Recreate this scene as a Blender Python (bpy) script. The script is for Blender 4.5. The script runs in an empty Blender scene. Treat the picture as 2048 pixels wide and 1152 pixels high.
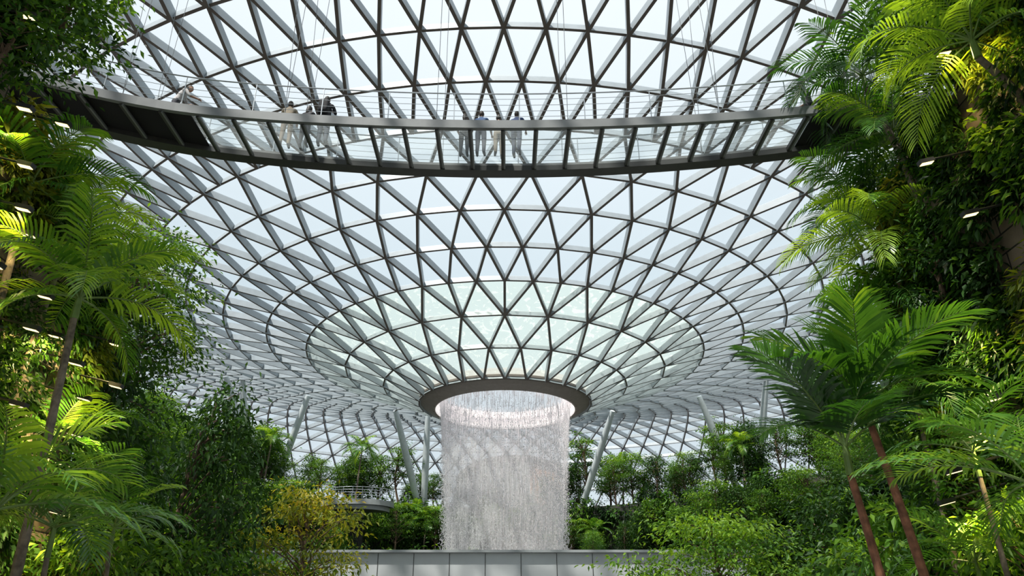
import bpy, math, random
import numpy as np
from mathutils import Vector
rng=np.random.default_rng(7); random.seed(7)
scene=bpy.context.scene
try:
    scene.view_settings.view_transform='Standard'
    scene.view_settings.look='None'
except Exception as e: print(e)
COL=scene.collection
pi=math.pi

# ------------------------------------------------------------ materials
def new_mat(name):
    m=bpy.data.materials.new(name); m.use_nodes=True
    nt=m.node_tree; nt.nodes.clear()
    out=nt.nodes.new('ShaderNodeOutputMaterial')
    return m,nt,out
def principled(nt,col,rough=.5,metal=0.,spec=.5):
    p=nt.nodes.new('ShaderNodeBsdfPrincipled')
    p.inputs['Base Color'].default_value=(*col,1)
    p.inputs['Roughness'].default_value=rough
    p.inputs['Metallic'].default_value=metal
    p.inputs['Specular IOR Level'].default_value=spec
    return p
def simple(name,col,rough=.5,metal=0.,noise=0.12,scale=6.,glow=0.):
    m,nt,out=new_mat(name)
    p=principled(nt,col,rough,metal)
    tc=nt.nodes.new('ShaderNodeTexCoord')
    n=nt.nodes.new('ShaderNodeTexNoise'); n.inputs['Scale'].default_value=scale; n.inputs['Detail'].default_value=4
    nt.links.new(tc.outputs['Object'],n.inputs['Vector'])
    r=nt.nodes.new('ShaderNodeValToRGB')
    a=[max(0,c*(1-noise*1.6)) for c in col]; b=[min(1,c*(1+noise*1.6)) for c in col]
    r.color_ramp.elements[0].color=(*a,1); r.color_ramp.elements[1].color=(*b,1)
    r.color_ramp.elements[0].position=.3; r.color_ramp.elements[1].position=.7
    nt.links.new(n.outputs['Fac'],r.inputs['Fac']); nt.links.new(r.outputs['Color'],p.inputs['Base Color'])
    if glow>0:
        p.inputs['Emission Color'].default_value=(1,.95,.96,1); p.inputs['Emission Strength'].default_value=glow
    nt.links.new(p.outputs[0],out.inputs[0])
    return m
def emis(name,col,s):
    m,nt,out=new_mat(name); e=nt.nodes.new('ShaderNodeEmission'); e.inputs[0].default_value=(*col,1); e.inputs[1].default_value=s
    nt.links.new(e.outputs[0],out.inputs[0]); return m
def leafmat(name,cols,trans=.38,rough=.45,spec=.3):
    m,nt,out=new_mat(name)
    at=nt.nodes.new('ShaderNodeAttribute'); at.attribute_name='tint'
    r=nt.nodes.new('ShaderNodeValToRGB')
    el=r.color_ramp.elements
    n=len(cols)
    el[0].color=(*cols[0],1); el[0].position=0; el[1].color=(*cols[-1],1); el[1].position=1
    for i in range(1,n-1):
        e=el.new(i/(n-1)); e.color=(*cols[i],1)
    nt.links.new(at.outputs['Fac'],r.inputs['Fac'])
    p=principled(nt,(0,0,0),rough,0,spec)
    nt.links.new(r.outputs['Color'],p.inputs['Base Color'])
    t=nt.nodes.new('ShaderNodeBsdfTranslucent')
    g=nt.nodes.new('ShaderNodeMix'); g.data_type='RGBA'; g.blend_type='MULTIPLY'; g.inputs[0].default_value=1
    nt.links.new(r.outputs['Color'],g.inputs[6]); g.inputs[7].default_value=(2.0,1.75,.5,1)
    nt.links.new(g.outputs[2],t.inputs[0])
    mx=nt.nodes.new('ShaderNodeMixShader'); mx.inputs[0].default_value=trans
    nt.links.new(p.outputs[0],mx.inputs[1]); nt.links.new(t.outputs[0],mx.inputs[2])
    nt.links.new(mx.outputs[0],out.inputs[0]); return m
M={}
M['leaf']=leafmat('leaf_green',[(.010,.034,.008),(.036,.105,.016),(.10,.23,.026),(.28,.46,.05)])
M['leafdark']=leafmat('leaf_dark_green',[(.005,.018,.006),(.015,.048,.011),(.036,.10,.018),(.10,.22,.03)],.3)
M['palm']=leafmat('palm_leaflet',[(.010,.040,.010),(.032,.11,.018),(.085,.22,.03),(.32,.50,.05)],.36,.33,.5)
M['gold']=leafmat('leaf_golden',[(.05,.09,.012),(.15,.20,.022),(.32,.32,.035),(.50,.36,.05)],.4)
M['bark']=simple('bark_brown',(.13,.085,.055),.9,0,.3,9)
M['barkred']=simple('palm_trunk_rust',(.20,.085,.045),.85,0,.35,7)
M['barkgrey']=simple('palm_trunk_grey',(.17,.135,.10),.85,0,.3,7)
M['shaft']=simple('palm_crownshaft',(.14,.22,.05),.5)
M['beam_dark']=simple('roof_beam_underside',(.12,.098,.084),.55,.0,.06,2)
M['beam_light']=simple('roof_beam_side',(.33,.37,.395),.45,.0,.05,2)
M['steel']=simple('painted_steel_grey',(.17,.18,.18),.5,.2,.05,3)
M['steeldark']=simple('painted_steel_dark',(.040,.040,.036),.5,.1,.1,3)
M['column']=simple('column_paint_grey',(.55,.60,.61),.4,0,.05,3)
M['ring']=simple('oculus_ring_bronze_grey',(.26,.22,.195),.5,.1,.06,3)
M['ringin']=simple('oculus_inner_white_skyglow',(.90,.87,.83),.4,0,.04,3,.35)  # white drum lining, no lamp; faint emission added to imitate bright sky glow
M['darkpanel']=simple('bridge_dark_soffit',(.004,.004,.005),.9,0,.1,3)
M['soil']=simple('planting_soil',(.03,.028,.018),.95,0,.3,2)
M['rail']=simple('rail_stainless',(.45,.48,.5),.3,.7,.04,4)
M['wood']=simple('copper_timber_panel',(.42,.20,.09),.5,0,.2,2)
M['lamp']=emis('lamp_lens',(1,.78,.36),2.6)
M['lampbody']=simple('lamp_housing_black',(.02,.02,.02),.5)
def stone(name,c1,c2,mort,sx):
    m,nt,out=new_mat(name); p=principled(nt,c1,.85)
    tc=nt.nodes.new('ShaderNodeTexCoord')
    sp=nt.nodes.new('ShaderNodeSeparateXYZ'); nt.links.new(tc.outputs['Object'],sp.inputs[0])
    ad=nt.nodes.new('ShaderNodeMath'); ad.operation='ADD'; nt.links.new(sp.outputs[0],ad.inputs[0]); nt.links.new(sp.outputs[1],ad.inputs[1])
    cb=nt.nodes.new('ShaderNodeCombineXYZ'); nt.links.new(ad.outputs[0],cb.inputs[0]); nt.links.new(sp.outputs[2],cb.inputs[1])
    b=nt.nodes.new('ShaderNodeTexBrick'); nt.links.new(cb.outputs[0],b.inputs['Vector'])
    b.inputs['Scale'].default_value=1; b.inputs['Brick Width'].default_value=sx; b.inputs['Row Height'].default_value=.42
    b.inputs['Mortar Size'].default_value=.02
    b.inputs['Color1'].default_value=(*c1,1); b.inputs['Color2'].default_value=(*c2,1); b.inputs['Mortar'].default_value=(*mort,1)
    n=nt.nodes.new('ShaderNodeTexNoise'); n.inputs['Scale'].default_value=3; n.inputs['Detail'].default_value=6
    nt.links.new(tc.outputs['Object'],n.inputs['Vector'])
    mx=nt.nodes.new('ShaderNodeMix'); mx.data_type='RGBA'; mx.blend_type='MULTIPLY'; mx.inputs[0].default_value=.5
    nt.links.new(b.outputs['Color'],mx.inputs[6]); nt.links.new(n.outputs['Fac'],mx.inputs[7])
    nt.links.new(mx.outputs[2],p.inputs['Base Color'])
    bp=nt.nodes.new('ShaderNodeBump'); bp.inputs['Strength'].default_value=.5; bp.inputs['Distance'].default_value=.05
    nt.links.new(n.outputs['Fac'],bp.inputs['Height']); nt.links.new(bp.outputs[0],p.inputs['Normal'])
    nt.links.new(p.outputs[0],out.inputs[0]); return m
M['stone']=stone('stone_block_wall',(.36,.27,.19),(.23,.175,.125),(.03,.025,.02),1.3)
M['stone2']=stone('dark_terrace_stone',(.07,.07,.06),(.05,.05,.045),(.015,.015,.012),1.6)
M['tile']=stone('floor_paving',(.5,.5,.48),(.45,.45,.43),(.3,.3,.3),1.2)
def glassy(name,tcol,dcol,dfac,gfac,noise=None,graze=None,fade=False):
    m,nt,out=new_mat(name)
    t=nt.nodes.new('ShaderNodeBsdfTransparent'); t.inputs[0].default_value=(*tcol,1)
    lw=nt.nodes.new('ShaderNodeLayerWeight'); lw.inputs[0].default_value=.5
    pw=nt.nodes.new('ShaderNodeMath'); pw.operation='POWER'; pw.inputs[1].default_value=3.; nt.links.new(lw.outputs['Facing'],pw.inputs[0])
    if graze:
        g=nt.nodes.new('ShaderNodeMix'); g.data_type='RGBA'; g.inputs[6].default_value=(*tcol,1); g.inputs[7].default_value=(*graze,1)
        nt.links.new(pw.outputs[0],g.inputs[0]); nt.links.new(g.outputs[2],t.inputs[0])
    d=nt.nodes.new('ShaderNodeBsdfDiffuse'); d.inputs[0].default_value=(*dcol,1)
    tl=nt.nodes.new('ShaderNodeBsdfTranslucent'); tl.inputs[0].default_value=(*dcol,1)
    dm=nt.nodes.new('ShaderNodeMixShader'); dm.inputs[0].default_value=.6
    nt.links.new(d.outputs[0],dm.inputs[1]); nt.links.new(tl.outputs[0],dm.inputs[2])
    m1=nt.nodes.new('ShaderNodeMixShader'); m1.inputs[0].default_value=dfac
    nt.links.new(t.outputs[0],m1.inputs[1]); nt.links.new(dm.outputs[0],m1.inputs[2])
    if noise:
        tc=nt.nodes.new('ShaderNodeTexCoord'); mp=nt.nodes.new('ShaderNodeMapping'); mp.inputs['Scale'].default_value=noise[0]
        nt.links.new(tc.outputs['Object'],mp.inputs[0])
        n=nt.nodes.new('ShaderNodeTexNoise'); n.inputs['Scale'].default_value=1; n.inputs['Detail'].default_value=5; n.inputs['Distortion'].default_value=noise[4]
        nt.links.new(mp.outputs[0],n.inputs['Vector'])
        r=nt.nodes.new('ShaderNodeMapRange'); r.inputs[1].default_value=noise[1]; r.inputs[2].default_value=noise[2]
        r.inputs[3].default_value=dfac; r.inputs[4].default_value=noise[3]
        nt.links.new(n.outputs['Fac'],r.inputs[0]); last=r.outputs[0]
        if fade:
            at=nt.nodes.new('ShaderNodeAttribute'); at.attribute_name='tint'
            mm=nt.nodes.new('ShaderNodeMath'); mm.operation='MULTIPLY'; nt.links.new(last,mm.inputs[0]); nt.links.new(at.outputs['Fac'],mm.inputs[1]); last=mm.outputs[0]
        nt.links.new(last,m1.inputs[0])
    last=m1
    if gfac>0:
        g=nt.nodes.new('ShaderNodeBsdfGlossy'); g.inputs['Roughness'].default_value=.08; g.inputs[0].default_value=(.8,.9,1,1)
        mu=nt.nodes.new('ShaderNodeMath'); mu.operation='MULTIPLY'; mu.inputs[1].default_value=gfac; nt.links.new(pw.outputs[0],mu.inputs[0])
        m2=nt.nodes.new('ShaderNodeMixShader'); nt.links.new(mu.outputs[0],m2.inputs[0])
        nt.links.new(m1.outputs[0],m2.inputs[1]); nt.links.new(g.outputs[0],m2.inputs[2]); last=m2
    nt.links.new(last.outputs[0],out.inputs[0]); return m
M['glass']=glassy('roof_glass',(.95,.972,.985),(.76,.82,.88),.07,.3,None,(.48,.56,.63))
M['glasswet']=glassy('funnel_wet_glass',(.87,.93,.885),(.75,.83,.75),.26,.2,((1.0,1.0,1.0),.56,.60,.6,2.5),(.62,.70,.66))
M['glassfloor']=glassy('bridge_glass_floor',(.90,.94,.94),(.66,.72,.72),.20,.06)
M['curtain']=glassy('water_curtain',(.98,.97,.975),(.97,.945,.955),.20,0,((7,7,.3),.33,.66,.70,.3),None,True)
m,nt,out=new_mat('water_droplets')
p=principled(nt,(.97,.95,.958),.12); t=nt.nodes.new('ShaderNodeBsdfTranslucent'); t.inputs[0].default_value=(.97,.95,.958,1)
mx=nt.nodes.new('ShaderNodeMixShader'); mx.inputs[0].default_value=.5
nt.links.new(p.outputs[0],mx.inputs[1]); nt.links.new(t.outputs[0],mx.inputs[2]); nt.links.new(mx.outputs[0],out.inputs[0]); M['drop']=m
M['panel']=simple('planter_panel_grey',(.46,.48,.48),.35,.1,.03,1)
M['coping']=simple('planter_coping_grey',(.30,.32,.32),.45,.1,.03,1)
M['pool']=simple('pool_water',(.10,.16,.16),.05)

# ------------------------------------------------------------ mesh builder
class MB:
    def __init__(s): s.V=[];s.L=[];s.T=[];s.Mi=[];s.Ti=[];s.n=0;s.mats=[]
    def mi(s,k):
        if k not in s.mats: s.mats.append(k)
        return s.mats.index(k)
    def add(s,V,F,k,tint=None):
        V=np.asarray(V,float).reshape(-1,3); F=np.asarray(F,int)
        s.V.append(V); s.L.append((F+s.n).ravel()); s.T.append(np.full(len(F),F.shape[1]))
        s.Mi.append(np.full(len(F),s.mi(k)))
        s.Ti.append(np.full(len(V),.5) if tint is None else np.asarray(tint)); s.n+=len(V)
    def mesh(s,name,smooth=False):
        V=np.concatenate(s.V);L=np.concatenate(s.L);T=np.concatenate(s.T);Mi=np.concatenate(s.Mi);Ti=np.concatenate(s.Ti)
        me=bpy.data.meshes.new(name)
        me.vertices.add(len(V)); me.vertices.foreach_set('co',V.ravel())
        me.loops.add(len(L)); me.loops.foreach_set('vertex_index',L.astype(np.int32))
        me.polygons.add(len(T)); st=np.concatenate([[0],np.cumsum(T)[:-1]])
        me.polygons.foreach_set('loop_start',st.astype(np.int32)); me.polygons.foreach_set('loop_total',T.astype(np.int32))
        for k in s.mats: me.materials.append(M[k])
        me.polygons.foreach_set('material_index',Mi.astype(np.int32))
        me.polygons.foreach_set('use_smooth',np.full(len(T),smooth))
        a=me.attributes.new('tint','FLOAT','POINT'); a.data.foreach_set('value',Ti.astype(np.float32))
        me.update(calc_edges=True); me.validate()
        return me
    def obj(s,name,smooth=False,loc=(0,0,0),parent=None):
        return place(name,s.mesh(name,smooth),loc,parent=parent)
    def box(s,c,d,k,rot=0):
        c=np.array(c,float); hx,hy,hz=[q/2 for q in d]
        v=np.array([[x,y,z] for x in(-hx,hx) for y in(-hy,hy) for z in(-hz,hz)])
        if rot:
            cc,ss=math.cos(rot),math.sin(rot); v=v@np.array([[cc,ss,0],[-ss,cc,0],[0,0,1]])
        s.add(v+c,[[0,1,3,2],[4,6,7,5],[0,4,5,1],[2,3,7,6],[0,2,6,4],[1,5,7,3]],k)
    def tube(s,P,R,k,sides=8,tint=None,cap=True,flat=1.):
        P=np.asarray(P,float);n=len(P); R=np.broadcast_to(np.asarray(R,float),(n,))
        T=np.gradient(P,axis=0); T/=np.linalg.norm(T,axis=1)[:,None]+1e-9
        ref=np.array([0,0,1.]) if abs(T[:,2]).mean()<.85 else np.array([1.,0,0])
        A=np.cross(T,ref);A/=np.linalg.norm(A,axis=1)[:,None]+1e-9;B=np.cross(T,A)
        a=np.arange(sides)/sides*2*pi
        V=P[:,None]+R[:,None,None]*(A[:,None]*np.cos(a)[None,:,None]+flat*B[:,None]*np.sin(a)[None,:,None])
        i=np.arange(n-1)[:,None]*sides;j=np.arange(sides)[None];j2=(j+1)%sides
        F=np.stack([i+j,i+j2,i+sides+j2,i+sides+j],-1).reshape(-1,4)
        s.add(V.reshape(-1,3),F,k,None if tint is None else np.full(n*sides,tint))
        if cap:
            for q in (0,n-1):
                vv=V[q]; s.add(np.vstack([vv,P[q]]),[[x,(x+1)%sides,sides] for x in range(sides)],k)
def place(name,me,loc=(0,0,0),rz=0,sc=1,parent=None,rx=0,ry=0):
    o=bpy.data.objects.new(name,me); o.location=loc; o.rotation_euler=(rx,ry,rz)
    o.scale=(sc,sc,sc) if np.isscalar(sc) else sc
    COL.objects.link(o)
    if parent: o.parent=parent
    return o
def empty(name,loc=(0,0,0)):
    e=bpy.data.objects.new(name,None); e.location=loc; COL.objects.link(e); return e
def nrm(a): return a/(np.linalg.norm(a,axis=-1,keepdims=True)+1e-9)
def leaves(mb,P,D,N,L,W,tint,k):
    n=len(P); D=nrm(D);S=nrm(np.cross(D,N));U=nrm(np.cross(S,D))
    L=np.broadcast_to(L,(n,))[:,None];W=np.broadcast_to(W,(n,))[:,None]
    mid=P+D*L*.45
    b=P;t=P+D*L-np.array([0,0,1])*L*.12
    l=mid+S*W*.5+U*W*.16;r=mid-S*W*.5+U*W*.16
    V=np.stack([b,r,t,l],1).reshape(-1,3)
    i=np.arange(n)[:,None]*4
    F=np.concatenate([i+np.array([[0,1,2]]),i+np.array([[0,2,3]])])
    mb.add(V,F,k,np.repeat(np.clip(tint,0,1),4))

# ------------------------------------------------------------ ROOF
CY=58.; EYE=1.6
ringR=[6.8,9.7,12.8,15.9,19.0,22.2,24.9,27.7,30.5,33.3,36.3,39.3,42.3,45.3,48.3,51.3,54.3,57.3,60.2,63,65.5,67.7,69.5,71,72,72.3]
ringH=[17.2,18.5,19.65,20.7,21.45,22.1,22.8,23.5,24.1,24.7,25.4,26.0,26.3,26.2,25.8,25.1,24.0,22.6,20.9,18.8,16.4,13.7,10.8,7.5,4,-1.6]
ringH=[h+EYE for h in ringH]
def roof_h(R): return float(np.interp(R,ringR,ringH))
slope=np.gradient(ringH,ringR)
def node(i,a):
    R=ringR[i]; return np.array([R*math.sin(a),CY-R*math.cos(a),ringH[i]])
def nnorm(i,a):
    s=slope[i]; v=np.array([-s*math.sin(a),s*math.cos(a),1.]); return v/np.linalg.norm(v)
edges=[];faces=[]
nr=len(ringR)
def Nof(i): return 28 if i<3 else (56 if i<7 else 112)
for i in range(nr-1):
    N=Nof(i)
    def A(ii,j):
        if N==28: off=.5 if ii%2 else 0.
        elif N==56: off=.0 if (ii-3)%2==0 else .5
        else: off=.0 if (ii-7)%2==0 else .5
        return (j+off)*2*pi/N
    up = (A(i+1,0)-A(i,0))>0
    for j in range(N):
        a0=A(i,j);a1=A(i,j+1);b0=A(i+1,j);b1=A(i+1,j+1)
        p0=(i,a0);p1=(i,a1);q0=(i+1,b0);q1=(i+1,b1)
        edges.append((p0,p1,0))
        if up:
            edges+= [(p0,q0,1),(p1,q0,1)]; faces+=[(p0,p1,q0),(q0,p1,q1)]
        else:
            edges+= [(p0,q0,1),(p0,q1,1)]; faces+=[(p0,p1,q1),(q0,p0,q1)]
for j in range(28):
    edges.append(((3,j*2*pi/28),(2,j*2*pi/28),1))
mb=MB()
P0=np.array([node(*e[0]) for e in edges]);P1=np.array([node(*e[1]) for e in edges])
NN=nrm(np.array([nnorm(*e[0]) for e in edges])+np.array([nnorm(*e[1]) for e in edges]))
T=nrm(P1-P0);S=nrm(np.cross(T,NN));NN=np.cross(S,T)*1.
NN*=np.sign(NN[:,2:3]+1e-6)
kind=np.array([e[2] for e in edges]);Ri=np.array([e[0][0] for e in edges])
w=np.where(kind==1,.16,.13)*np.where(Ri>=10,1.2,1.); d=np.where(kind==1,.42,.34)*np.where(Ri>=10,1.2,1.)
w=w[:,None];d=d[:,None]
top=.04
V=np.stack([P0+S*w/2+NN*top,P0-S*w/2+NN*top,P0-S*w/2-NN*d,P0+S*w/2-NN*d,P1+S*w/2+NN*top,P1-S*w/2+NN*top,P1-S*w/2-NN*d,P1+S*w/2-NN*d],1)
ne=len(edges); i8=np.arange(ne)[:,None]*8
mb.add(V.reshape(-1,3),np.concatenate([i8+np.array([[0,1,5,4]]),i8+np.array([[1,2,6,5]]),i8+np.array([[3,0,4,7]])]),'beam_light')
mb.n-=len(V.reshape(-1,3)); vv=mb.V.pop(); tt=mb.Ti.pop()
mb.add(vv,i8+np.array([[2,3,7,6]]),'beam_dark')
roof=empty('glass_roof')
mb.obj('steel_diagrid',parent=roof)
mb=MB()
FV=np.array([[node(*q) for q in f] for f in faces]);wet=np.array([max(q[0] for q in f)<=3 for f in faces])
for sel,k in((wet,'glasswet'),(~wet,'glass')):
    v=FV[sel].reshape(-1,3); mb.add(v,np.arange(len(v)).reshape(-1,3),k)
mb.obj('glass_panes',parent=roof)

# oculus ring + drum
def rev(mb,prof,k,n=96,tint=None):
    a=np.arange(n)/n*2*pi; prof=np.array(prof,float)
    V=np.stack([prof[:,0][:,None]*np.sin(a),CY-prof[:,0][:,None]*np.cos(a),np.broadcast_to(prof[:,1][:,None],(len(prof),n))],-1)
    i=np.arange(len(prof)-1)[:,None]*n;j=np.arange(n)[None];j2=(j+1)%n
    mb.add(V.reshape(-1,3),np.stack([i+j,i+j2,i+n+j2,i+n+j],-1).reshape(-1,4),k,None if tint is None else np.repeat(tint,n))
mb=MB()
E=EYE
rev(mb,[(6.75,17.35+E),(6.95,17.25+E),(6.95,17.1+E),(6.35,16.72+E),(5.75,16.42+E),(5.6,16.45+E)],'ring')
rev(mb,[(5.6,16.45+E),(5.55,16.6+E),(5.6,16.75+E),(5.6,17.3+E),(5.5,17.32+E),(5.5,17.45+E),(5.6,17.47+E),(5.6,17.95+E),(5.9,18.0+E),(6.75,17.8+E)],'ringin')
for j in range(24):
    a=j/24*2*pi
    mb.tube([(6.9*math.sin(a),CY-6.9*math.cos(a),17.08+E),(5.7*math.sin(a),CY-5.7*math.cos(a),16.40+E)],.018,'steeldark',4)
mb.obj('oculus_ring')

# waterfall
mb=MB()
zt=17.9+E; zb=.6
def wr(z):
    f=(zt-z)/(zt-zb); return 5.35-1.25*f**.7
zz=np.linspace(zt,zb,40)
rev(mb,[(wr(z)-.12,z) for z in zz],'curtain',96,np.clip((zt-1.0-zz)/3.2,0.0,1))
def drops(mb,n,zr,hl,hw,spread):
    a=rng.uniform(0,2*pi,n); z=zr(n); f=(zt-z)/(zt-zb)
    r=5.35-1.25*f**.7+rng.normal(0,1,n)*spread*(.15+f)
    c=np.stack([r*np.sin(a),CY-r*np.cos(a),z],1); l=rng.uniform(*hl,n); w=rng.uniform(*hw,n)
    o=np.array([[0,0,1],[1,0,0],[0,1,0],[-1,0,0],[0,-1,0],[0,0,-1]],float)
    V=c[:,None]+o[None]*np.stack([w,w,l],1)[:,None]
    i=np.arange(n)[:,None,None]*6
    F=np.array([[0,1,2],[0,2,3],[0,3,4],[0,4,1],[5,2,1],[5,3,2],[5,4,3],[5,1,4]])
    mb.add(V.reshape(-1,3),(i+F[None]).reshape(-1,3),'drop')
drops(mb,62000,lambda n:zt-(zt-zb)*rng.uniform(0,1,n)**.8,(.025,.065),(.010,.026),.30)
drops(mb,3800,lambda n:zt-rng.exponential(1.7,n),(.25,.8),(.009,.017),.1)
mb.obj('indoor_waterfall')

# ------------------------------------------------------------ floor, pool, planter wall
mb=MB(); mb.box((0,50,-.1),(170,170,.2),'tile'); mb.obj('floor')
mb=MB(); rev(mb,[(0.01,.12),(9,.12),(9,.5),(9.6,.5),(9.6,0)],'pool'); mb.obj('reflecting_pool')
mb=MB()
mb.box((-2,46,3.0),(32,2,6.0),'panel')
mb.box((-2,45.9,6.08),(32.2,2.4,.14),'coping')
for i in range(16): mb.box((-17.5+i*2.05,44.985,3.0),(.035,.02,5.95),'steeldark')
mb.obj('planter_wall')

# ------------------------------------------------------------ side walls
def wall_left_h(y): return 19. if y<12.3 else 11.6 if y<15. else 10.6
mb=MB()
for (y0,y1,h) in((-4,12.5,18.5),(12.5,15.,11.4),(15.,18.,10.4)):
    mb.box((-11.3,(y0+y1)/2,h/2),(1.6,y1-y0,h),'stone')
    mb.box((-11.2,(y0+y1)/2,h+.08),(1.9,y1-y0,.16),'stone')
for z in(3.6,7.2,10.2):
    mb.box((-10.4,7,z),(.5,21,.18),'stone')
mb.obj('wall_left')
mb=MB()
for (y0,y1,h) in((-4,13.5,18.5),(13.5,17.4,13.0)):
    mb.box((11.3,(y0+y1)/2,h/2),(1.6,y1-y0,h),'stone')
for z in(3.6,7.2,10.8): mb.box((10.4,7,z),(.5,20,.18),'stone')
mb.obj('wall_right')
pl=[(-12.6,18.5,6.0),(-14.5,30,6.6),(-19.5,45,8),(-24.5,58,10.5)]
for a in np.linspace(-80,80,17):
    pl.append((25*math.sin(math.radians(a)),58+25*math.cos(math.radians(a)),14.2))
pl+=[(24.5,58,10.5),(19.5,45,8),(14.5,30,6.6),(12.6,18.5,6.0)]
pl=np.array(pl,float)
tt=np.linspace(0,len(pl)-1,120); pr=np.stack([np.interp(tt,np.arange(len(pl)),pl[:,i]) for i in range(3)],1)
k=np.ones(5)/5
prs=pr.copy()
for i in range(3): prs[2:-2,i]=np.convolve(pr[:,i],k,'valid')
tang=nrm(np.gradient(prs[:,:2],axis=0)); outn=np.stack([-tang[:,1],tang[:,0]],1)
if np.dot(outn[60],np.array([0,1.]))<0: outn=-outn
mb=MB(); n=len(prs)
b=np.c_[prs[:,:2],np.zeros(n)];t=prs.copy();t2=np.c_[prs[:,:2]+outn*16,prs[:,2]+.2];b2=np.c_[prs[:,:2]+outn*16,np.zeros(n)]
V=np.stack([b,t,t2,b2],1).reshape(-1,3);i=np.arange(n-1)[:,None]*4
mb.add(V,i+np.array([[0,1,5,4]]),'stone2');mb.add(V,i+np.array([[1,2,6,5]]),'soil');mb.add(V,i+np.array([[2,3,7,6]]),'stone2')
mb.obj('garden_terrace')
mb=MB()
aa=np.radians(np.linspace(-100,100,60))
pi_=np.array([(math.sin(a),math.cos(a)) for a in aa]);c0=np.array([0,58.])
i_=np.c_[c0+pi_*20.5,np.zeros(60)];t_=np.c_[c0+pi_*20.5,np.full(60,8.6)];u_=np.c_[c0+pi_*25.5,np.full(60,8.6)]
V=np.stack([i_,t_,u_],1).reshape(-1,3);i=np.arange(59)[:,None]*3
mb.add(V,i+np.array([[0,1,4,3]]),'stone2');mb.add(V,i+np.array([[1,2,5,4]]),'soil')
mb.obj('lower_garden_terrace')

# ------------------------------------------------------------ foliage on walls
def clumps(mb,C,Nrm,R,nl,ll,k,tbase,down=.7,asp=.42):
    for c,nn,r,tb,kk in zip(C,Nrm,R,tbase,k):
        m=nl; g=nrm(rng.normal(0,1,(m,3)))
        dn=g@nn; g=g-np.outer(np.minimum(dn,0)*1.6,nn)
        rad=r*rng.uniform(.55,1,m)[:,None]
        P=c+g*rad*np.array([1,1,1.1])
        D=g*.6+nn*.35+rng.normal(0,.45,(m,3))+np.array([0,0,-down])
        N=g+np.array([0,0,.7])+rng.normal(0,.3,(m,3))
        lf=ll*rng.uniform(.6,1.5)
        L=rng.uniform(.7,1.3,m)*lf
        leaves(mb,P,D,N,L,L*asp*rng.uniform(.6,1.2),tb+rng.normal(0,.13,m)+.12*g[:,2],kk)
def vertical_garden(name,xs,side,y0,y1,hf,n,bare,seed):
    mb=MB(); r0=np.random.default_rng(seed)
    C=[];Nn=[];R=[];tb=[];kk=[]
    while len(C)<n:
        y=r0.uniform(y0,y1);z=r0.uniform(.02,1)*hf(y)
        if bare(y,z) and r0.random()<.9: continue
        r=r0.uniform(.25,.62)
        C.append(np.array([xs-side*r0.uniform(-.1,.35),y,z]));Nn.append(np.array([-side,0,0.]));R.append(r)
        q=math.sin(y*1.3+seed)+math.sin(z*1.1+y*.7+seed*2)
        if q>.8: kk.append('gold');tb.append(r0.uniform(.1,.6))
        elif q<-.1: kk.append('leafdark');tb.append(r0.uniform(.2,.8))
        else: kk.append('leaf');tb.append(r0.uniform(.15,.85))
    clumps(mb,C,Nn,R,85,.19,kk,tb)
    return mb.obj(name)
vertical_garden('vertical_garden_planting',-10.45,-1,6,18.,lambda y:wall_left_h(y)+.2,560,lambda y,z:(13.2<y<16.4 and 7.6<z<9.8) or (y<17.5 and z<7.2 and math.sin(y*1.6+z*1.1)>-.5),3)
vertical_garden('vertical_garden_planting',10.45,1,6,17.4,lambda y:18.6 if y<13.3 else 13,900,lambda y,z:(12.2<y<13.4 and 8<z<9.3),5)
mb=MB();C=[];Nn=[];R=[];tb=[];kk=[]
for q in range(1150):
    i=rng.integers(1,n-1);p=prs[i];z=p[2]*rng.uniform(.3,1.03)
    C.append(np.array([p[0]-outn[i,0]*.4,p[1]-outn[i,1]*.4,z]));Nn.append(np.array([-outn[i,0],-outn[i,1],0]));R.append(rng.uniform(.5,1.3))
    kk.append('leaf' if rng.random()<.4 else 'leafdark');tb.append(rng.uniform(.1,.8))
for q in range(420):
    a=math.radians(rng.uniform(-95,95)); z=8.6*rng.uniform(.4,1.05)
    C.append(np.array([20.2*math.sin(a),58+20.2*math.cos(a),z]));Nn.append(np.array([-math.sin(a),-math.cos(a),0]));R.append(rng.uniform(.6,1.2))
    kk.append('leaf' if rng.random()<.4 else 'leafdark');tb.append(rng.uniform(.1,.8))
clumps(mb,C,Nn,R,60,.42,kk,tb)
mb.obj('terrace_hedge_planting')

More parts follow.
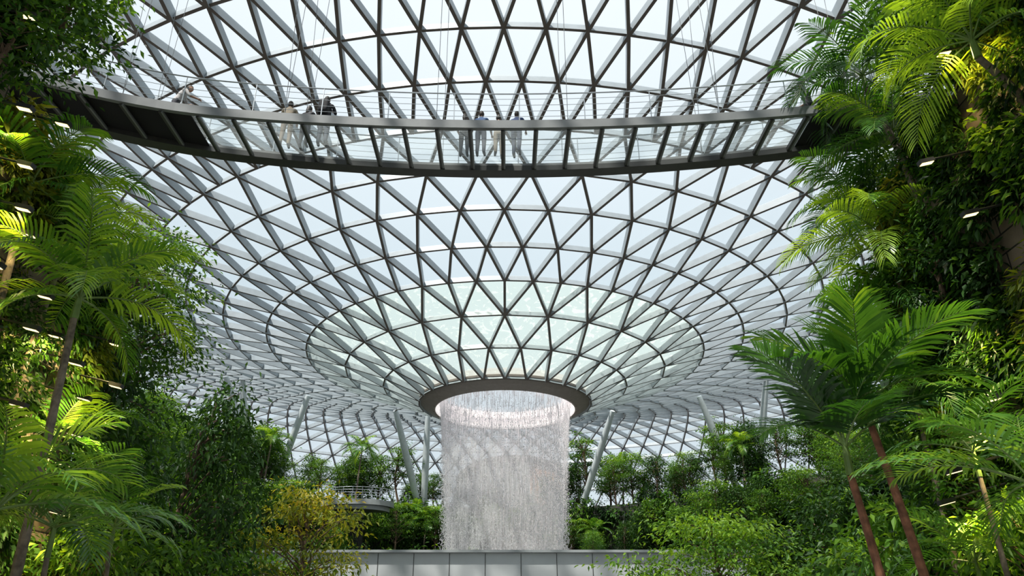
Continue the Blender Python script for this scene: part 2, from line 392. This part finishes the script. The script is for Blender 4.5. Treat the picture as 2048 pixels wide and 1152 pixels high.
# ------------------------------------------------------------ trees
def tree_mesh(name,seed,H,cr,ncl,nl,ll,k,cb=.35,flat=.35,tb=.45,bark='bark'):
    r=np.random.default_rng(seed); mb=MB()
    s=np.linspace(0,1,9); bend=r.normal(0,.05*H,2)
    tr=np.stack([bend[0]*np.sin(s*2.3),bend[1]*np.sin(s*2.9),s*H*.9],1)
    mb.tube(tr,np.linspace(.022*H,.006*H,9),bark,8)
    for c in range(ncl):
        f=(c+.5)/ncl; zf=cb+(1-cb)*f
        env=math.sin(pi*min(1,.18+.8*f))**.6
        a=c*2.399+r.normal(0,.3); rr=cr*env*r.uniform(.35,1)
        ctr=np.array([rr*math.cos(a),rr*math.sin(a),zf*H+r.normal(0,.03*H)])
        zi=max(.15*H,(zf-.16)*H); j=np.array([np.interp(zi,tr[:,2],tr[:,0]),np.interp(zi,tr[:,2],tr[:,1]),zi])
        mid=(j+ctr)/2+np.array([0,0,.04*H])+r.normal(0,.02*H,3)
        mb.tube([j,mid,ctr],[.007*H,.004*H,.002*H],bark,4,cap=False)
        m=nl; g=r.normal(0,1,(m,3))*np.array([1,1,flat])*cr*.24
        P=ctr+g
        D=nrm(g)+r.normal(0,.5,(m,3))+np.array([0,0,-.25]);N=np.array([0,0,1.])+r.normal(0,.45,(m,3))
        L=r.uniform(.7,1.3,m)*ll
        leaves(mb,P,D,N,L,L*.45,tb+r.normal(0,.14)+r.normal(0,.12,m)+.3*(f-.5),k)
    return mb.mesh(name)
TM={}
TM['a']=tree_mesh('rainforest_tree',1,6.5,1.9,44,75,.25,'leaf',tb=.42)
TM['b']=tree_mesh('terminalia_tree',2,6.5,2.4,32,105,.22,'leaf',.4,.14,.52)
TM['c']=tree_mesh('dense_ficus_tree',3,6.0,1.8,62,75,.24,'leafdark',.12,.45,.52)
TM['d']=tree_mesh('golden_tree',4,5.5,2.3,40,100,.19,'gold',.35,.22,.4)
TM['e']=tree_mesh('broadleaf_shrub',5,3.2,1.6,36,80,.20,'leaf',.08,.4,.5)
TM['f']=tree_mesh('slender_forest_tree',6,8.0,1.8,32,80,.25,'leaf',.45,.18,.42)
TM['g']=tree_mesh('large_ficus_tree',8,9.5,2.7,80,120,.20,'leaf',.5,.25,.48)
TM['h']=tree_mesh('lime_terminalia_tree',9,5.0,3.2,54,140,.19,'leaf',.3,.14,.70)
TN={'a':'rainforest_tree','b':'terminalia_tree','c':'dense_ficus_tree','d':'golden_tree','e':'broadleaf_shrub','f':'slender_forest_tree','g':'large_ficus_tree','h':'lime_terminalia_tree'}
def tree(k,x,y,z,s=1.,sz=None,rz=None):
    return place(TN[k],TM[k],(x,y,z),rng.uniform(0,6.28) if rz is None else rz,(s,s,sz or s))
for q in range(66):
    a=math.radians(-98+196*(q+rng.uniform(0,.8))/66); r=25+rng.uniform(.8,6)
    x=r*math.sin(a);y=58+r*math.cos(a)
    zt_=14.2 if abs(a)<1.35 else 11
    room=roof_h(math.hypot(x,y-58))-zt_-.8
    kx=random.choice('aabbcff'); Hm={'a':6.5,'b':6.5,'c':6,'f':8}[kx]
    s=rng.uniform(.5,1.08)
    if abs(x)<7: s*=.55
    s=min(s,room/Hm/1.02)
    tree(kx,x,y,zt_-.1,s)
for q in range(34):
    a=math.radians(-92+184*(q+rng.uniform(0,.8))/34); r=rng.uniform(21.5,24)
    tree(random.choice('aebc'),r*math.sin(a),58+r*math.cos(a),8.5,rng.uniform(.6,.95))
for (k_,x,y,z,s,sz) in [('a',-16.5,33,6.5,.8,.8),('f',-18.5,38,7.2,.8,.8),('a',-20.5,43,7.8,.95,1.),('b',-23,49,8.5,1.05,1.05),('c',-25,54,9,1.,1.),('f',-26.5,58,10,.95,.95),
                    ('a',16.5,28,6.4,.5,.5),('c',17,33,6.8,.5,.5),('b',18.7,38,7.1,.6,.6),('c',20.8,43,7.8,.7,.7),('b',23,49,8.5,.8,.8),('b',25,54,9,.95,.95),('f',26,58,10,.9,.9),('a',28,60,10,1.,1.),
                    ('c',-10.1,26,0,.95,1.6),('c',-10.9,19.4,0,.82,1.45),('a',-11.6,22,0,.75,1.15),('c',-11.6,24,0,.8,1.1),('a',-11.4,30,0,.9,1.15),('e',-9.5,23,0,1.1,1.3),
                    ('d',-7.7,30,0,1.0,1.28),('e',-8.9,32,0,1.3,1.4),('a',-13,37,0,1.,1.),('e',-6.2,30.5,0,.8,1.0),
                    ('h',7.6,28.5,0,.98,1.12),('e',5.8,29.5,0,.9,1.2),('c',10.3,29,0,.8,.85),('c',11.9,26,0,.9,1.05),('c',12.4,30,0,1.,1.1),('e',10.2,22,0,1.1,1.3),('c',11.8,20.5,0,.75,1.0),
                    ('e',5.2,46.0,6.1,.42,.38),('e',-9,17.5,0,1.0,1.2),('e',9.4,17.5,0,1.1,1.4),('e',9.5,14,0,.9,1.2)]:
    tree(k_,x,y,z,s,sz)
tree('g',-11.4,20.6,3.5,.82,1.0,1.); tree('a',-12.8,18.9,6.1,.8,.85)
for (k_,x,y,z,s) in [('e',-9.7,11.0,11.4,.85),('e',-9.3,11.7,12.6,.8),('e',-9.8,10.2,13.6,.8),('c',-10.6,14.2,5,.6),('e',10.2,11.2,12.5,.85),('e',10.0,12.8,13.0,.9),('c',10.5,15.6,6.8,.7),('e',10,15.8,3.6,.8),('c',10.9,16.9,9.0,.55),('e',10.0,17.6,7.8,.8),('e',10.1,17.4,5.2,.8)]:
    tree(k_,x,y,z,s)

# ------------------------------------------------------------ palms
pseed=[100]
def palm_mesh(name,trunk,nf,fl,ll,lw,npair,k='palm',bark='barkgrey',e_hi=80,e_lo=-15,droop=75,tb=.5,tr=.10,az0=0.,open_=.35,ldroop=.55):
    pseed[0]+=1
    r=np.random.default_rng(pseed[0]); mb=MB()
    trunk=np.array(trunk,float); H=trunk[2]
    ns=max(6,int(H*5)); s=np.linspace(0,1,ns)
    rad=tr*(1-.35*s)*(1+.07*(np.arange(ns)%2)); rad[0]*=1.4
    mb.tube(np.stack([trunk[0]*s**1.5,trunk[1]*s**1.5,s*H],1),rad,bark,10)
    top=trunk
    mb.tube([top,top+[0,0,.3],top+[0,0,.65]],[tr*.8,tr*.7,tr*.25],'shaft',8)
    for f in range(nf):
        g=(f+.5)/nf; az=az0+f*2.399+r.normal(0,.15); e0=math.radians(e_hi+(e_lo-e_hi)*g**.9+r.normal(0,5))
        L=fl*r.uniform(.85,1.1)*(.8+.2*math.sin(pi*g)); dr=math.radians(droop*r.uniform(.7,1.25))
        m=24; ss=np.linspace(0,1,m); el=e0-dr*ss**1.5
        hd=np.array([math.cos(az),math.sin(az),0])
        dirs=np.cos(el)[:,None]*hd+np.sin(el)[:,None]*np.array([0,0,1.])
        pts=top+[0,0,.45]+np.concatenate([[np.zeros(3)],np.cumsum(dirs[:-1]*L/(m-1),0)])
        mb.tube(pts,np.linspace(.020,.004,m)*fl/2.2,'shaft',4,cap=False)
        t=np.linspace(.2,.995,npair)
        sv=np.array([-math.sin(az),math.cos(az),0])
        tw=r.normal(0,.25)
        for sd in(-1,1):
            tj=np.clip(t+r.normal(0,.004,npair),0,1)
            P=np.stack([np.interp(tj,ss,pts[:,i]) for i in range(3)],1)
            Dr=nrm(np.stack([np.interp(tj,ss,dirs[:,i]) for i in range(3)],1))
            up=nrm(np.cross(Dr,np.broadcast_to(sv,Dr.shape))); up*=np.sign(up@np.array([0,0,1.])+1e-6)[:,None]
            side=sv*sd
            fwd=(.45+1.3*t**2)[:,None]
            D=nrm(side+Dr*fwd+up*(open_+tw*sd)+r.normal(0,.05,(npair,3)))
            l=(ll*np.clip(np.sin(pi*(t*.72+.16)),.05,1)**.6*r.uniform(.9,1.06,npair))[:,None]
            Wv=Dr*lw/2
            m1=P+D*l*.35; D2=nrm(D+np.array([0,0,-ldroop*.6])); m2=m1+D2*l*.35; D3=nrm(D2+np.array([0,0,-ldroop*1.3])); tip=m2+D3*l*.32
            V=np.stack([P-Wv*.35,P+Wv*.35,m1-Wv,m1+Wv,m2-Wv*.8,m2+Wv*.8,tip],1).reshape(-1,3)
            i=np.arange(npair)[:,None]*7
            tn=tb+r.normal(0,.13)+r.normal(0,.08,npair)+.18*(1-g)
            tn=np.repeat(np.clip(tn,0,1),7)
            F4=np.concatenate([i+np.array([[0,1,3,2]]),i+np.array([[2,3,5,4]])])
            mb.add(V,F4,k,tn)
            mb.n-=len(V); mb.V.pop(); mb.Ti.pop()
            mb.add(V,i+np.array([[4,5,6]]),k,tn)
    return mb.mesh(name)
def palm(kind,base,crown,**kw):
    P={'areca':dict(nf=12,fl=2.3,ll=.80,lw=.055,npair=28,droop=80,tb=.5),
       'feather':dict(nf=13,fl=2.4,ll=.88,lw=.06,npair=28,droop=85,tb=.38,e_lo=-25),
       'coco':dict(nf=8,fl=2.2,ll=.85,lw=.085,npair=30,bark='barkred',e_hi=88,e_lo=22,droop=50,tb=.40,tr=.085,open_=.22,ldroop=.25),
       'small':dict(nf=9,fl=1.8,ll=.68,lw=.055,npair=20,e_hi=68,e_lo=5,droop=60,tb=.5,tr=.06,ldroop=.4)}[kind].copy()
    P.update(kw)
    nm={'areca':'areca_palm','feather':'feather_palm','coco':'young_coconut_palm','small':'parlour_palm'}[kind]
    b=np.array(base,float);c=np.array(crown,float)
    place(nm,palm_mesh(nm,c-b,**P),tuple(b))
palm('areca',(-8.0,13.2,0),(-8.5,13.6,7.35),az0=.3,fl=2.6,e_lo=0,tb=.74,nf=13,lw=.065)
palm('feather',(-10.0,13.7,3.65),(-10.0,13.3,9.9),az0=1.,fl=2.2,tb=.5,nf=14)
palm('areca',(-10.2,14.9,3.65),(-9.9,14.8,9.6),az0=2.2,tb=.78,lw=.06)
palm('small',(-6.3,9.7,0),(-6.3,9.6,2.6),fl=2.1,az0=.2,tb=.62,nf=10,lw=.065,ll=.75)
palm('small',(-6.9,12.2,0),(-6.9,12,2.7),az0=1.3,fl=2.0,nf=10)
palm('small',(-7.5,15.5,0),(-7.6,15.2,3.1),az0=.5,fl=1.8,tb=.6)
palm('small',(-9.9,16.2,0),(-9.9,16.2,5.2),az0=.9,fl=1.9)
palm('coco',(6.6,11.9,0),(6.15,12,4.75),az0=1.9,tb=.46)
palm('coco',(6.1,12.3,0),(5.65,12,3.95),az0=.4,nf=8,tb=.22)
palm('areca',(10.2,16.6,3.65),(10.1,17,10.6),az0=.7,tb=.8,fl=2.7,nf=15,lw=.06)
palm('feather',(10.2,15.4,10.9),(10.0,16,15.2),az0=2.,tb=.22,nf=18,fl=2.6,lw=.065)
palm('areca',(10.3,15.2,10.9),(10.3,15.8,13.2),az0=.2,e_lo=-30,tb=.5,nf=16,fl=2.6,lw=.06)
palm('areca',(10.4,11.6,10.9),(9.4,11.2,11.9),az0=2.8,tb=.85,fl=2.5,nf=15)
palm('areca',(10.3,10.4,12.2),(9.7,10.2,13.2),az0=1.2,tb=.75)
palm('feather',(10.3,17.4,0),(10.2,17.6,8.8),az0=1.5,nf=16,fl=2.5,lw=.065)
palm('feather',(10.4,18.0,0),(10.3,18.0,12.3),az0=.4,nf=16,fl=2.6,lw=.06,tb=.55)
palm('areca',(9.4,16.2,0),(9.5,16.4,6.2),az0=2.2,nf=14,fl=2.2,tb=.45)
palm('small',(6.9,9.6,0),(6.8,9.5,2.9),az0=1.,fl=2.)
palm('small',(8.5,13.2,0),(8.6,13.4,4.2),az0=.1)
palm('small',(8.8,14.5,0),(8.8,14.5,2.4),az0=2.3)
for (x,y,z,h) in [(-15,76,14.2,4.5),(-9.5,79.5,8.6,4.2),(13,84,14.2,4.5),(-22.5,70,14.2,4),(22.3,70,14.2,3.5),(-8.3,78.6,8.6,3.4),(9,79.6,8.6,2.6)]:
    palm(random.choice(['areca','feather']),(x,y,z-.1),(x+.2,y,z+h),az0=rng.uniform(0,6),fl=2.3,npair=24,lw=.08,tb=.6)

# ------------------------------------------------------------ columns
def col(x0,y0,x1,y1,zb):
    zt=roof_h(math.hypot(x0,y0-CY))-.3
    mb=MB(); p0=np.array([x1,y1,zb]);p1=np.array([x0,y0,zt]); s=np.linspace(0,1,8)[:,None]
    mb.tube(p0+(p1-p0)*s,[.28,.33,.37,.38,.37,.35,.32,.26],'column',14)
    mb.tube([p0-[0,0,.25],p0+[0,0,.1]],[.55,.5],'steel',12)
    mb.obj('roof_support_column',smooth=True)
for c in [(-11.6,76,-9.3,81.5,14.2),(11.3,76,8.2,82,14.2),(-20.7,75,-24.5,78.5,14.2),(20.3,75,24.5,78.5,14.2),(26.5,72,25.2,76,14.2),(-26.7,72,-26,76,14.2),(-28.5,72,-25,78,14.2),(-8.6,80,-8.9,82.8,14.2)]:
    col(*c)

# portal behind waterfall
mb=MB()
a=np.linspace(0,2*pi,49)
mb.tube(np.stack([1+6.4*np.cos(a),85+0*a,17.2+3.0*np.sin(a)],1),.4,'steeldark',8,cap=False)
xs=np.linspace(-6.2,6.2,26)
for i in range(25):
    xm=(xs[i]+xs[i+1])/2; h=2*2.9*math.sqrt(max(0,1-(xm/6.6)**2)); mb.box((1+xm,85.2,17.2),(xs[1]-xs[0]-.06,.3,h),'wood' if xm>1.5 else 'steel')
mb.box((1,86,14.6),(3,1.2,1.2),'steeldark')
mb.obj('oval_tunnel_portal')
# balcony
mb=MB()
bx,by=-14.5,74.5
aa=np.linspace(pi,2*pi,25)
for z0,z1,r in((13.0,13.5,3.6),(12.6,13.0,3.2)):
    P=[(bx+r*math.cos(q),by+r*.8*math.sin(q)) for q in aa]; m=len(P)
    V=[(p[0],p[1],z0) for p in P]+[(p[0],p[1],z1) for p in P]+[(bx,by,z0),(bx,by,z1)]
    mb.add(V,[[i,i+1,m+i+1,m+i] for i in range(m-1)],'coping')
    mb.add(V,[[i,i+1,2*m] for i in range(m-1)]+[[m+i,m+i+1,2*m+1] for i in range(m-1)],'steeldark')
for hz in(.35,.6,.85,1.1): mb.tube([(bx+3.5*math.cos(q),by+2.8*math.sin(q),13.5+hz) for q in aa],.025,'rail',5)
for q in aa[::2]: mb.tube([(bx+3.5*math.cos(q),by+2.8*math.sin(q),13.5),(bx+3.5*math.cos(q),by+2.8*math.sin(q),14.65)],.03,'rail',5)
mb.box((bx,by+1.2,6.5),(1.2,1.2,13),'stone2')
mb.obj('viewing_balcony')

# ------------------------------------------------------------ bridge
bridge=empty('suspended_glass_bridge')
def ex(x): return np.where(np.asarray(x)<-8,.035*(np.asarray(x)+8.)**2,0)
def yn(x): return 17.5-.0085*x*x-ex(x)
def yf(x): return 19.95-.013*x*x-ex(x)*.7
BZ=15.1
def ribbon(mb,fa,fb,z0,z1,x0,x1,k,n=60):
    x=np.linspace(x0,x1,n); A=fa(x);B=fb(x)
    V=np.stack([np.stack([x,A,0*x+z0],1),np.stack([x,A,0*x+z1],1),np.stack([x,B,0*x+z1],1),np.stack([x,B,0*x+z0],1)],1).reshape(-1,3)
    i=np.arange(n-1)[:,None]*4
    F=np.concatenate([i+np.array([[q,(q+1)%4,4+(q+1)%4,4+q]]) for q in range(4)])
    mb.add(V,F,k)
    mb.add(V[:4],[[0,1,2,3]],k);mb.add(V[-4:],[[0,1,2,3]],k)
XE=14.
mb=MB()
ribbon(mb,yn,lambda x:yn(x)+.14,BZ-.06,BZ+.22,-XE,XE,'steel')
ribbon(mb,lambda x:yf(x)-.42,yf,BZ-.16,BZ+.1,-XE,XE,'steeldark')
mb.obj('edge_beams',parent=bridge)
mb=MB()
xr=np.arange(-13.5,13.51,.965)
for x in xr:
    y0,y1=float(yn(x))+.1,float(yf(x))-.3
    mb.box((x,(y0+y1)/2,BZ-.06),(.09,y1-y0,.12),'steeldark')
    mb.box((x+.06,(y0+y1)/2,BZ-.10),(.05,y1-y0,.06),'steel')
mb.obj('floor_ribs',parent=bridge)
mb=MB()
x=np.linspace(-8.9,8.9,60); A_=yn(x)+.12;B_=yf(x)-.3
V=np.stack([np.stack([x,A_,0*x+BZ+.02],1),np.stack([x,B_,0*x+BZ+.02],1)],1).reshape(-1,3); i=np.arange(59)[:,None]*2
mb.add(V,i+np.array([[0,1,3,2]]),'glassfloor')
mb.obj('glass_floor',parent=bridge)
mb=MB()
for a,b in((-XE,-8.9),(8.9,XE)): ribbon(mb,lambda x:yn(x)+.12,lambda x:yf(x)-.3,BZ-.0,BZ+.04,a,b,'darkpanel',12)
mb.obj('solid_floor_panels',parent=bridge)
mb=MB()
x=np.linspace(-XE,XE,60)
for f,off in((yn,.07),(yf,-.12)):
    for hz,r in((.3,.008),(.5,.008),(.72,.008),(.94,.008),(1.14,.022)):
        mb.tube(np.stack([x,f(x)+off,0*x+BZ+.1+hz],1),r,'rail',5)
    for xx in np.arange(-13,13.1,1.93):
        mb.tube([(xx,f(xx)+off,BZ+.1),(xx,f(xx)+off,BZ+1.24)],.016,'rail',5)
mb.obj('handrails',parent=bridge)
mb=MB()
for xx in(-10.6,-6.3,-1.93,1.93,6.3,10.6):
    for f in(yn,yf):
        y=float(f(xx))+(.07 if f is yn else -.15)
        for dx in((-.35,.35) if abs(xx)>3 else (0,)):
            x2=xx*1.03+dx;y2=y+.4; mb.tube([(xx,y,BZ+.1),(x2,y2,roof_h(math.hypot(x2,y2-CY))-.4)],.009,'steel',4)
mb.obj('suspension_cables',parent=bridge)

# ------------------------------------------------------------ people
def pmat(name,c,rough=.8):
    k='p_'+name
    if k not in M: M[k]=simple(name,c,rough,0,.08,20)
    return k
def person(name,loc,rz,shirt,pants,hair,H=1.7,skin=(.36,.20,.13),lean=.12,arms='rail',longhair=False,backpack=False,step=.0,headturn=0):
    s=H/1.7
    def lean_pt(p):
        p=np.array(p,float)
        if p[2]>.93:
            d=p[2]-.93; ca,sa=math.cos(lean),math.sin(lean)
            return np.array([p[0],p[1]*ca+d*sa,.93+d*ca-p[1]*sa])
        return p
    pts=[];rad=[];ed=[]
    def v(p,r,par=None,l=True):
        pts.append(lean_pt(p) if l else np.array(p,float));rad.append(r)
        if par is not None: ed.append((par,len(pts)-1))
        return len(pts)-1
    pel=v((0,0,.95),(.155,.115)); wa=v((0,.0,1.10),(.14,.10),pel); ch=v((0,0,1.28),(.165,.115),wa); nk=v((0,-.005,1.42),(.08,.07),ch); hb=v((0,.01,1.53),(.052,.052),nk)
    segs=[]
    wr=[]
    for sd in(-1,1):
        hp=v((sd*.09,0,.87),(.10,.105),pel); kn=v((sd*.10,.03+sd*step,.49),(.072,.075),hp); an=v((sd*.105,-.02+sd*step*1.4,.10),(.05,.055),kn); v((sd*.12,.13+sd*step*1.4,.045),(.045,.036),an)
        sh=v((sd*.185,0,1.385),(.066,.064),ch)
        shp=pts[sh]
        if arms=='rail': el=shp+np.array([sd*.06,.12,-.24]); wp=el+np.array([-sd*.05,.23,.0])
        elif arms=='photo': el=shp+np.array([sd*.07,.13,-.22]); wp=el+np.array([-sd*.12,.16,.20])
        else: el=shp+np.array([sd*.06,-.02,-.28]); wp=el+np.array([sd*.01,.07,-.24])
        e=v(el,(.046,.046),sh,False); w_=v(wp,(.03,.028),e,False)
        dr=nrm(wp-el); pm=v(wp+dr*.07,(.034,.018),w_,False); segs.append((el,wp+dr*.08)); wr.append((wp,dr,sd))
    me=bpy.data.meshes.new('tmp'); me.from_pydata([tuple(p) for p in pts],ed,[]); ob=bpy.data.objects.new('tmp',me); COL.objects.link(ob)
    md=ob.modifiers.new('s','SKIN'); md.use_smooth_shade=True
    for i,sv in enumerate(me.skin_vertices[0].data): sv.radius=rad[i]; sv.use_root=(i==0)
    su=ob.modifiers.new('u','SUBSURF'); su.levels=2;su.render_levels=2
    dg=bpy.context.evaluated_depsgraph_get(); dg.update(); ev=ob.evaluated_get(dg); em=bpy.data.meshes.new_from_object(ev)
    V=np.array([q.co[:] for q in em.vertices]); Fs=[list(p.vertices) for p in em.polygons]
    bpy.data.objects.remove(ob); bpy.data.meshes.remove(em)
    sk=pmat('skin_%d'%int(skin[0]*100),skin,.6);shk=pmat('shirt_'+name,shirt);pk=pmat('trousers_'+name,pants);hk=pmat('hair_'+name,hair,.6);bk=pmat('shoe_black',(.012,.012,.014),.5)
    mb=MB(); groups={}
    for f in Fs:
        c=V[f].mean(0)
        k=shk
        if c[2]<.105: k=bk
        elif c[2]<.93: k=pk
        for a,b in segs:
            t=np.clip(np.dot(c-a,b-a)/np.dot(b-a,b-a),0,1)
            if np.linalg.norm(c-(a+(b-a)*t))<.06 and t>.1: k=sk
        if k==shk and c[2]>lean_pt((0,0,1.47))[2] and abs(c[0])<.09: k=sk
        groups.setdefault((k,len(f)),[]).append(f)
    for (k,l),fs in groups.items(): mb.add(V,fs,k)
    for wp,dr,sd in wr:
        sdv=nrm(np.cross(dr,[0,0,1.])); base=wp+dr*.075
        for j in range(4):
            L=[.062,.075,.07,.055][j]; o=base+sdv*(-.027+.018*j)
            mb.tube([o-dr*.02,o+dr*L*.5,o+dr*L*.85+[0,0,-.02],o+dr*L*.9+[0,0,-.045]],[.010,.009,.008,.006],sk,6)
        o=wp+dr*.03; mb.tube([o,o-sdv*sd*.035+dr*.03,o-sdv*sd*.045+dr*.055+[0,0,-.01]],[.012,.010,.008],sk,6)
        if arms=='photo' and sd==1: mb.box(o+dr*.1+[-.07,0,.03],(.15,.012,.08),bk)
    hc=lean_pt((0,.015,1.6))
    nu,nv=20,14; th=np.linspace(0,pi,nv)[:,None];ph=np.linspace(0,2*pi,nu,endpoint=False)[None]
    X=np.sin(th)*np.sin(ph);Y=np.sin(th)*np.cos(ph);Z=np.cos(th)+0*ph
    HV=np.stack([X*.075*(1-.18*np.clip(-Z,0,1)),Y*.092,Z*.115],-1)
    i=np.arange(nv-1)[:,None]*nu;j=np.arange(nu)[None];F=np.stack([i+j,i+nu+j,i+nu+(j+1)%nu,i+(j+1)%nu],-1).reshape(-1,4)
    ct,st=math.cos(headturn),math.sin(headturn); Rm=np.array([[ct,st,0],[-st,ct,0],[0,0,1]])
    def hd(v,f,k): mb.add(np.asarray(v).reshape(-1,3)@Rm+hc,f,k)
    hd(HV,F,sk)
    hd([(-.012,.086,.0),(.012,.086,.0),(0,.112,-.022),(0,.088,.03),(0,.088,-.03)],[[0,2,3],[2,1,3],[0,4,2],[4,1,2]],sk)
    for sd in(-1,1):
        c=np.array([sd*.077,0,-.005]); hd(c+HV.reshape(-1,3)*np.array([.13,.2,.26]),F,sk)
        c=np.array([sd*.028,.083,.012]); hd(c+HV.reshape(-1,3)*np.array([.13,.1,.06]),F,bk)
    hd(np.array([0,.083,-.055])+HV.reshape(-1,3)*np.array([.3,.08,.05]),F,pmat('lips',(.35,.12,.1)))
    HH=HV.reshape(-1,3)*np.array([1.12,1.12,1.1])+np.array([0,-.012,.012])
    cz=HH[F].mean(1); keep=(cz[:,2]>.045)|(cz[:,1]<-.01)&(cz[:,2]>-.075)
    hd(HH,F[keep],hk)
    if longhair:
        mb.tube([hc+[0,-.06,.02],hc+[0,-.10,-.10],hc+[0,-.11,-.24],hc+[0,-.10,-.32]],[.07,.075,.06,.02],hk,10)
    if backpack:
        c=lean_pt((0,-.17,1.24)); bp=pmat('backpack_black',(.012,.012,.015))
        q=HV.reshape(-1,3); q=np.sign(q)*np.abs(q/np.array([.075,.092,.115]))**.55*np.array([.15,.10,.23]); mb.add(q+c,F,bp)
        for sd in(-1,1): mb.tube([lean_pt((sd*.1,-.1,1.42)),lean_pt((sd*.11,.02,1.47)),lean_pt((sd*.11,.13,1.34)),lean_pt((sd*.12,.08,1.1))],.02,bp,6)
    me=mb.mesh(name,True)
    place('standing_visitor',me,loc,rz,s)
FZ=BZ+.025
person('v1',(-6.65,18.5,FZ),.1,(.36,.30,.22),(.28,.22,.16),(.02,.015,.01),1.74,arms='rail',step=.04)
person('v2',(-6.1,18.55,FZ),-.2,(.05,.05,.055),(.04,.04,.045),(.02,.015,.01),1.64,longhair=True,lean=.2)
person('v3',(-5.5,18.45,FZ),-.1,(.015,.015,.018),(.03,.04,.06),(.02,.015,.01),1.84,backpack=True,lean=.05,arms='photo')
person('v4',(-1.2,19.0,FZ),.0,(.16,.16,.165),(.04,.04,.045),(.02,.015,.01),1.64,arms='rail',longhair=True)
person('v5',(-.68,18.97,FZ),-.15,(.035,.08,.18),(.06,.065,.085),(.03,.02,.012),1.72,arms='photo',lean=.1)
person('v6',(-.12,19.05,FZ),.1,(.34,.30,.24),(.20,.16,.11),(.02,.015,.01),1.64,step=.05)
person('v7',(.44,18.97,FZ),-.3,(.025,.05,.13),(.02,.03,.06),(.02,.015,.01),1.72,step=-.05)
person('v8',(-9.75,17.55,FZ+.02),-1.1,(.45,.43,.42),(.05,.05,.06),(.03,.02,.012),1.68,lean=.5,headturn=-.4)
person('v9',(9.15,17.6,FZ+.02),.5,(.03,.03,.035),(.03,.03,.04),(.02,.015,.01),1.68,lean=.15)

# ------------------------------------------------------------ grow lamps on the walls
lamps=[(-9.3,12.4,9.2,1),(-9.4,12.9,8.9,1),(-9.1,11.9,7.7,1),(-9.4,13.9,8.0,1),(-9.4,14.6,7.4,1),(-9.2,15.2,7.0,1),(-9.2,15.8,5.6,1),(-9.1,15.5,4.9,1),(-8.8,13.0,4.4,1),(-9.0,14.0,4.2,1),(-8.9,15.4,3.9,1),(-9.2,10.8,12.6,1),(-9.3,11.6,11.0,1),(-9.3,12.1,10.0,1),(-9.2,15.8,6.4,1),(-9.2,14.9,5.3,1),(-9.1,16.4,7.9,1),(-9.1,16.8,7.0,1),(-9.0,16.8,6.1,1),(-9.0,13.2,7.0,1),(-9.1,13.6,5.6,1),(-9.2,12.6,11.4,1),
       (8.6,13.2,4.95,-1),(8.4,13.8,4.4,-1),(9.3,14.6,7.6,-1),(9.3,12.6,9.2,-1),(9.2,11.8,12.6,-1),(9.1,13.2,5.6,-1),(8.7,14.8,4.0,-1),(9.0,13.0,10.7,-1)]
lm=MB()
lm.box((0,0,0),(.32,.15,.09),'lampbody');lm.box((0,0,-.05),(.27,.11,.012),'lamp')
lm.tube([(-.16,0,.02),(-1.5,0,.02)],.025,'lampbody',6)
lme=lm.mesh('grow_light')
for q,(x,y,z,sd) in enumerate(lamps):
    o=place('wall_grow_light',lme,(x,y,z),0 if sd>0 else pi,1.0)
    o.rotation_euler=(0,(.25),0 if sd>0 else pi)
    if q%2==0:
        ld=bpy.data.lights.new('grow_spot','SPOT'); ld.energy=330; ld.spot_size=2.3; ld.spot_blend=.6; ld.color=(1,.78,.32); ld.shadow_soft_size=.08
        l=bpy.data.objects.new('grow_spot',ld); l.location=(0,0,-.12); l.rotation_euler=(0,.5,0); COL.objects.link(l); l.parent=o

# ------------------------------------------------------------ light, world, camera
w=bpy.data.worlds.new('sky'); scene.world=w; w.use_nodes=True; nt=w.node_tree; nt.nodes.clear()
out=nt.nodes.new('ShaderNodeOutputWorld'); bg=nt.nodes.new('ShaderNodeBackground')
tc=nt.nodes.new('ShaderNodeTexCoord'); sp=nt.nodes.new('ShaderNodeSeparateXYZ'); r=nt.nodes.new('ShaderNodeValToRGB')
nt.links.new(tc.outputs['Generated'],sp.inputs[0]); nt.links.new(sp.outputs[2],r.inputs[0])
e=r.color_ramp.elements; e[0].position=0; e[0].color=(.66,.72,.76,1); e[1].position=.8; e[1].color=(.90,.945,.985,1)
q=e.new(.42); q.color=(.64,.745,.80,1)
nt.links.new(r.outputs[0],bg.inputs[0]); bg.inputs[1].default_value=1.12; nt.links.new(bg.outputs[0],out.inputs[0])
sd=bpy.data.lights.new('sun','SUN'); sd.energy=7; sd.angle=math.radians(2); sd.color=(1,.95,.88)
so=bpy.data.objects.new('sun',sd); so.rotation_euler=(math.radians(24),math.radians(-18),0); so.location=(0,20,60); COL.objects.link(so)
cd=bpy.data.cameras.new('camera'); cd.sensor_width=36; cd.lens=26; cd.clip_end=500
co=bpy.data.objects.new('camera',cd); co.location=(.14,0,EYE); co.rotation_euler=(math.radians(90+25.3),0,0); COL.objects.link(co); scene.camera=co
cd.shift_x=.005
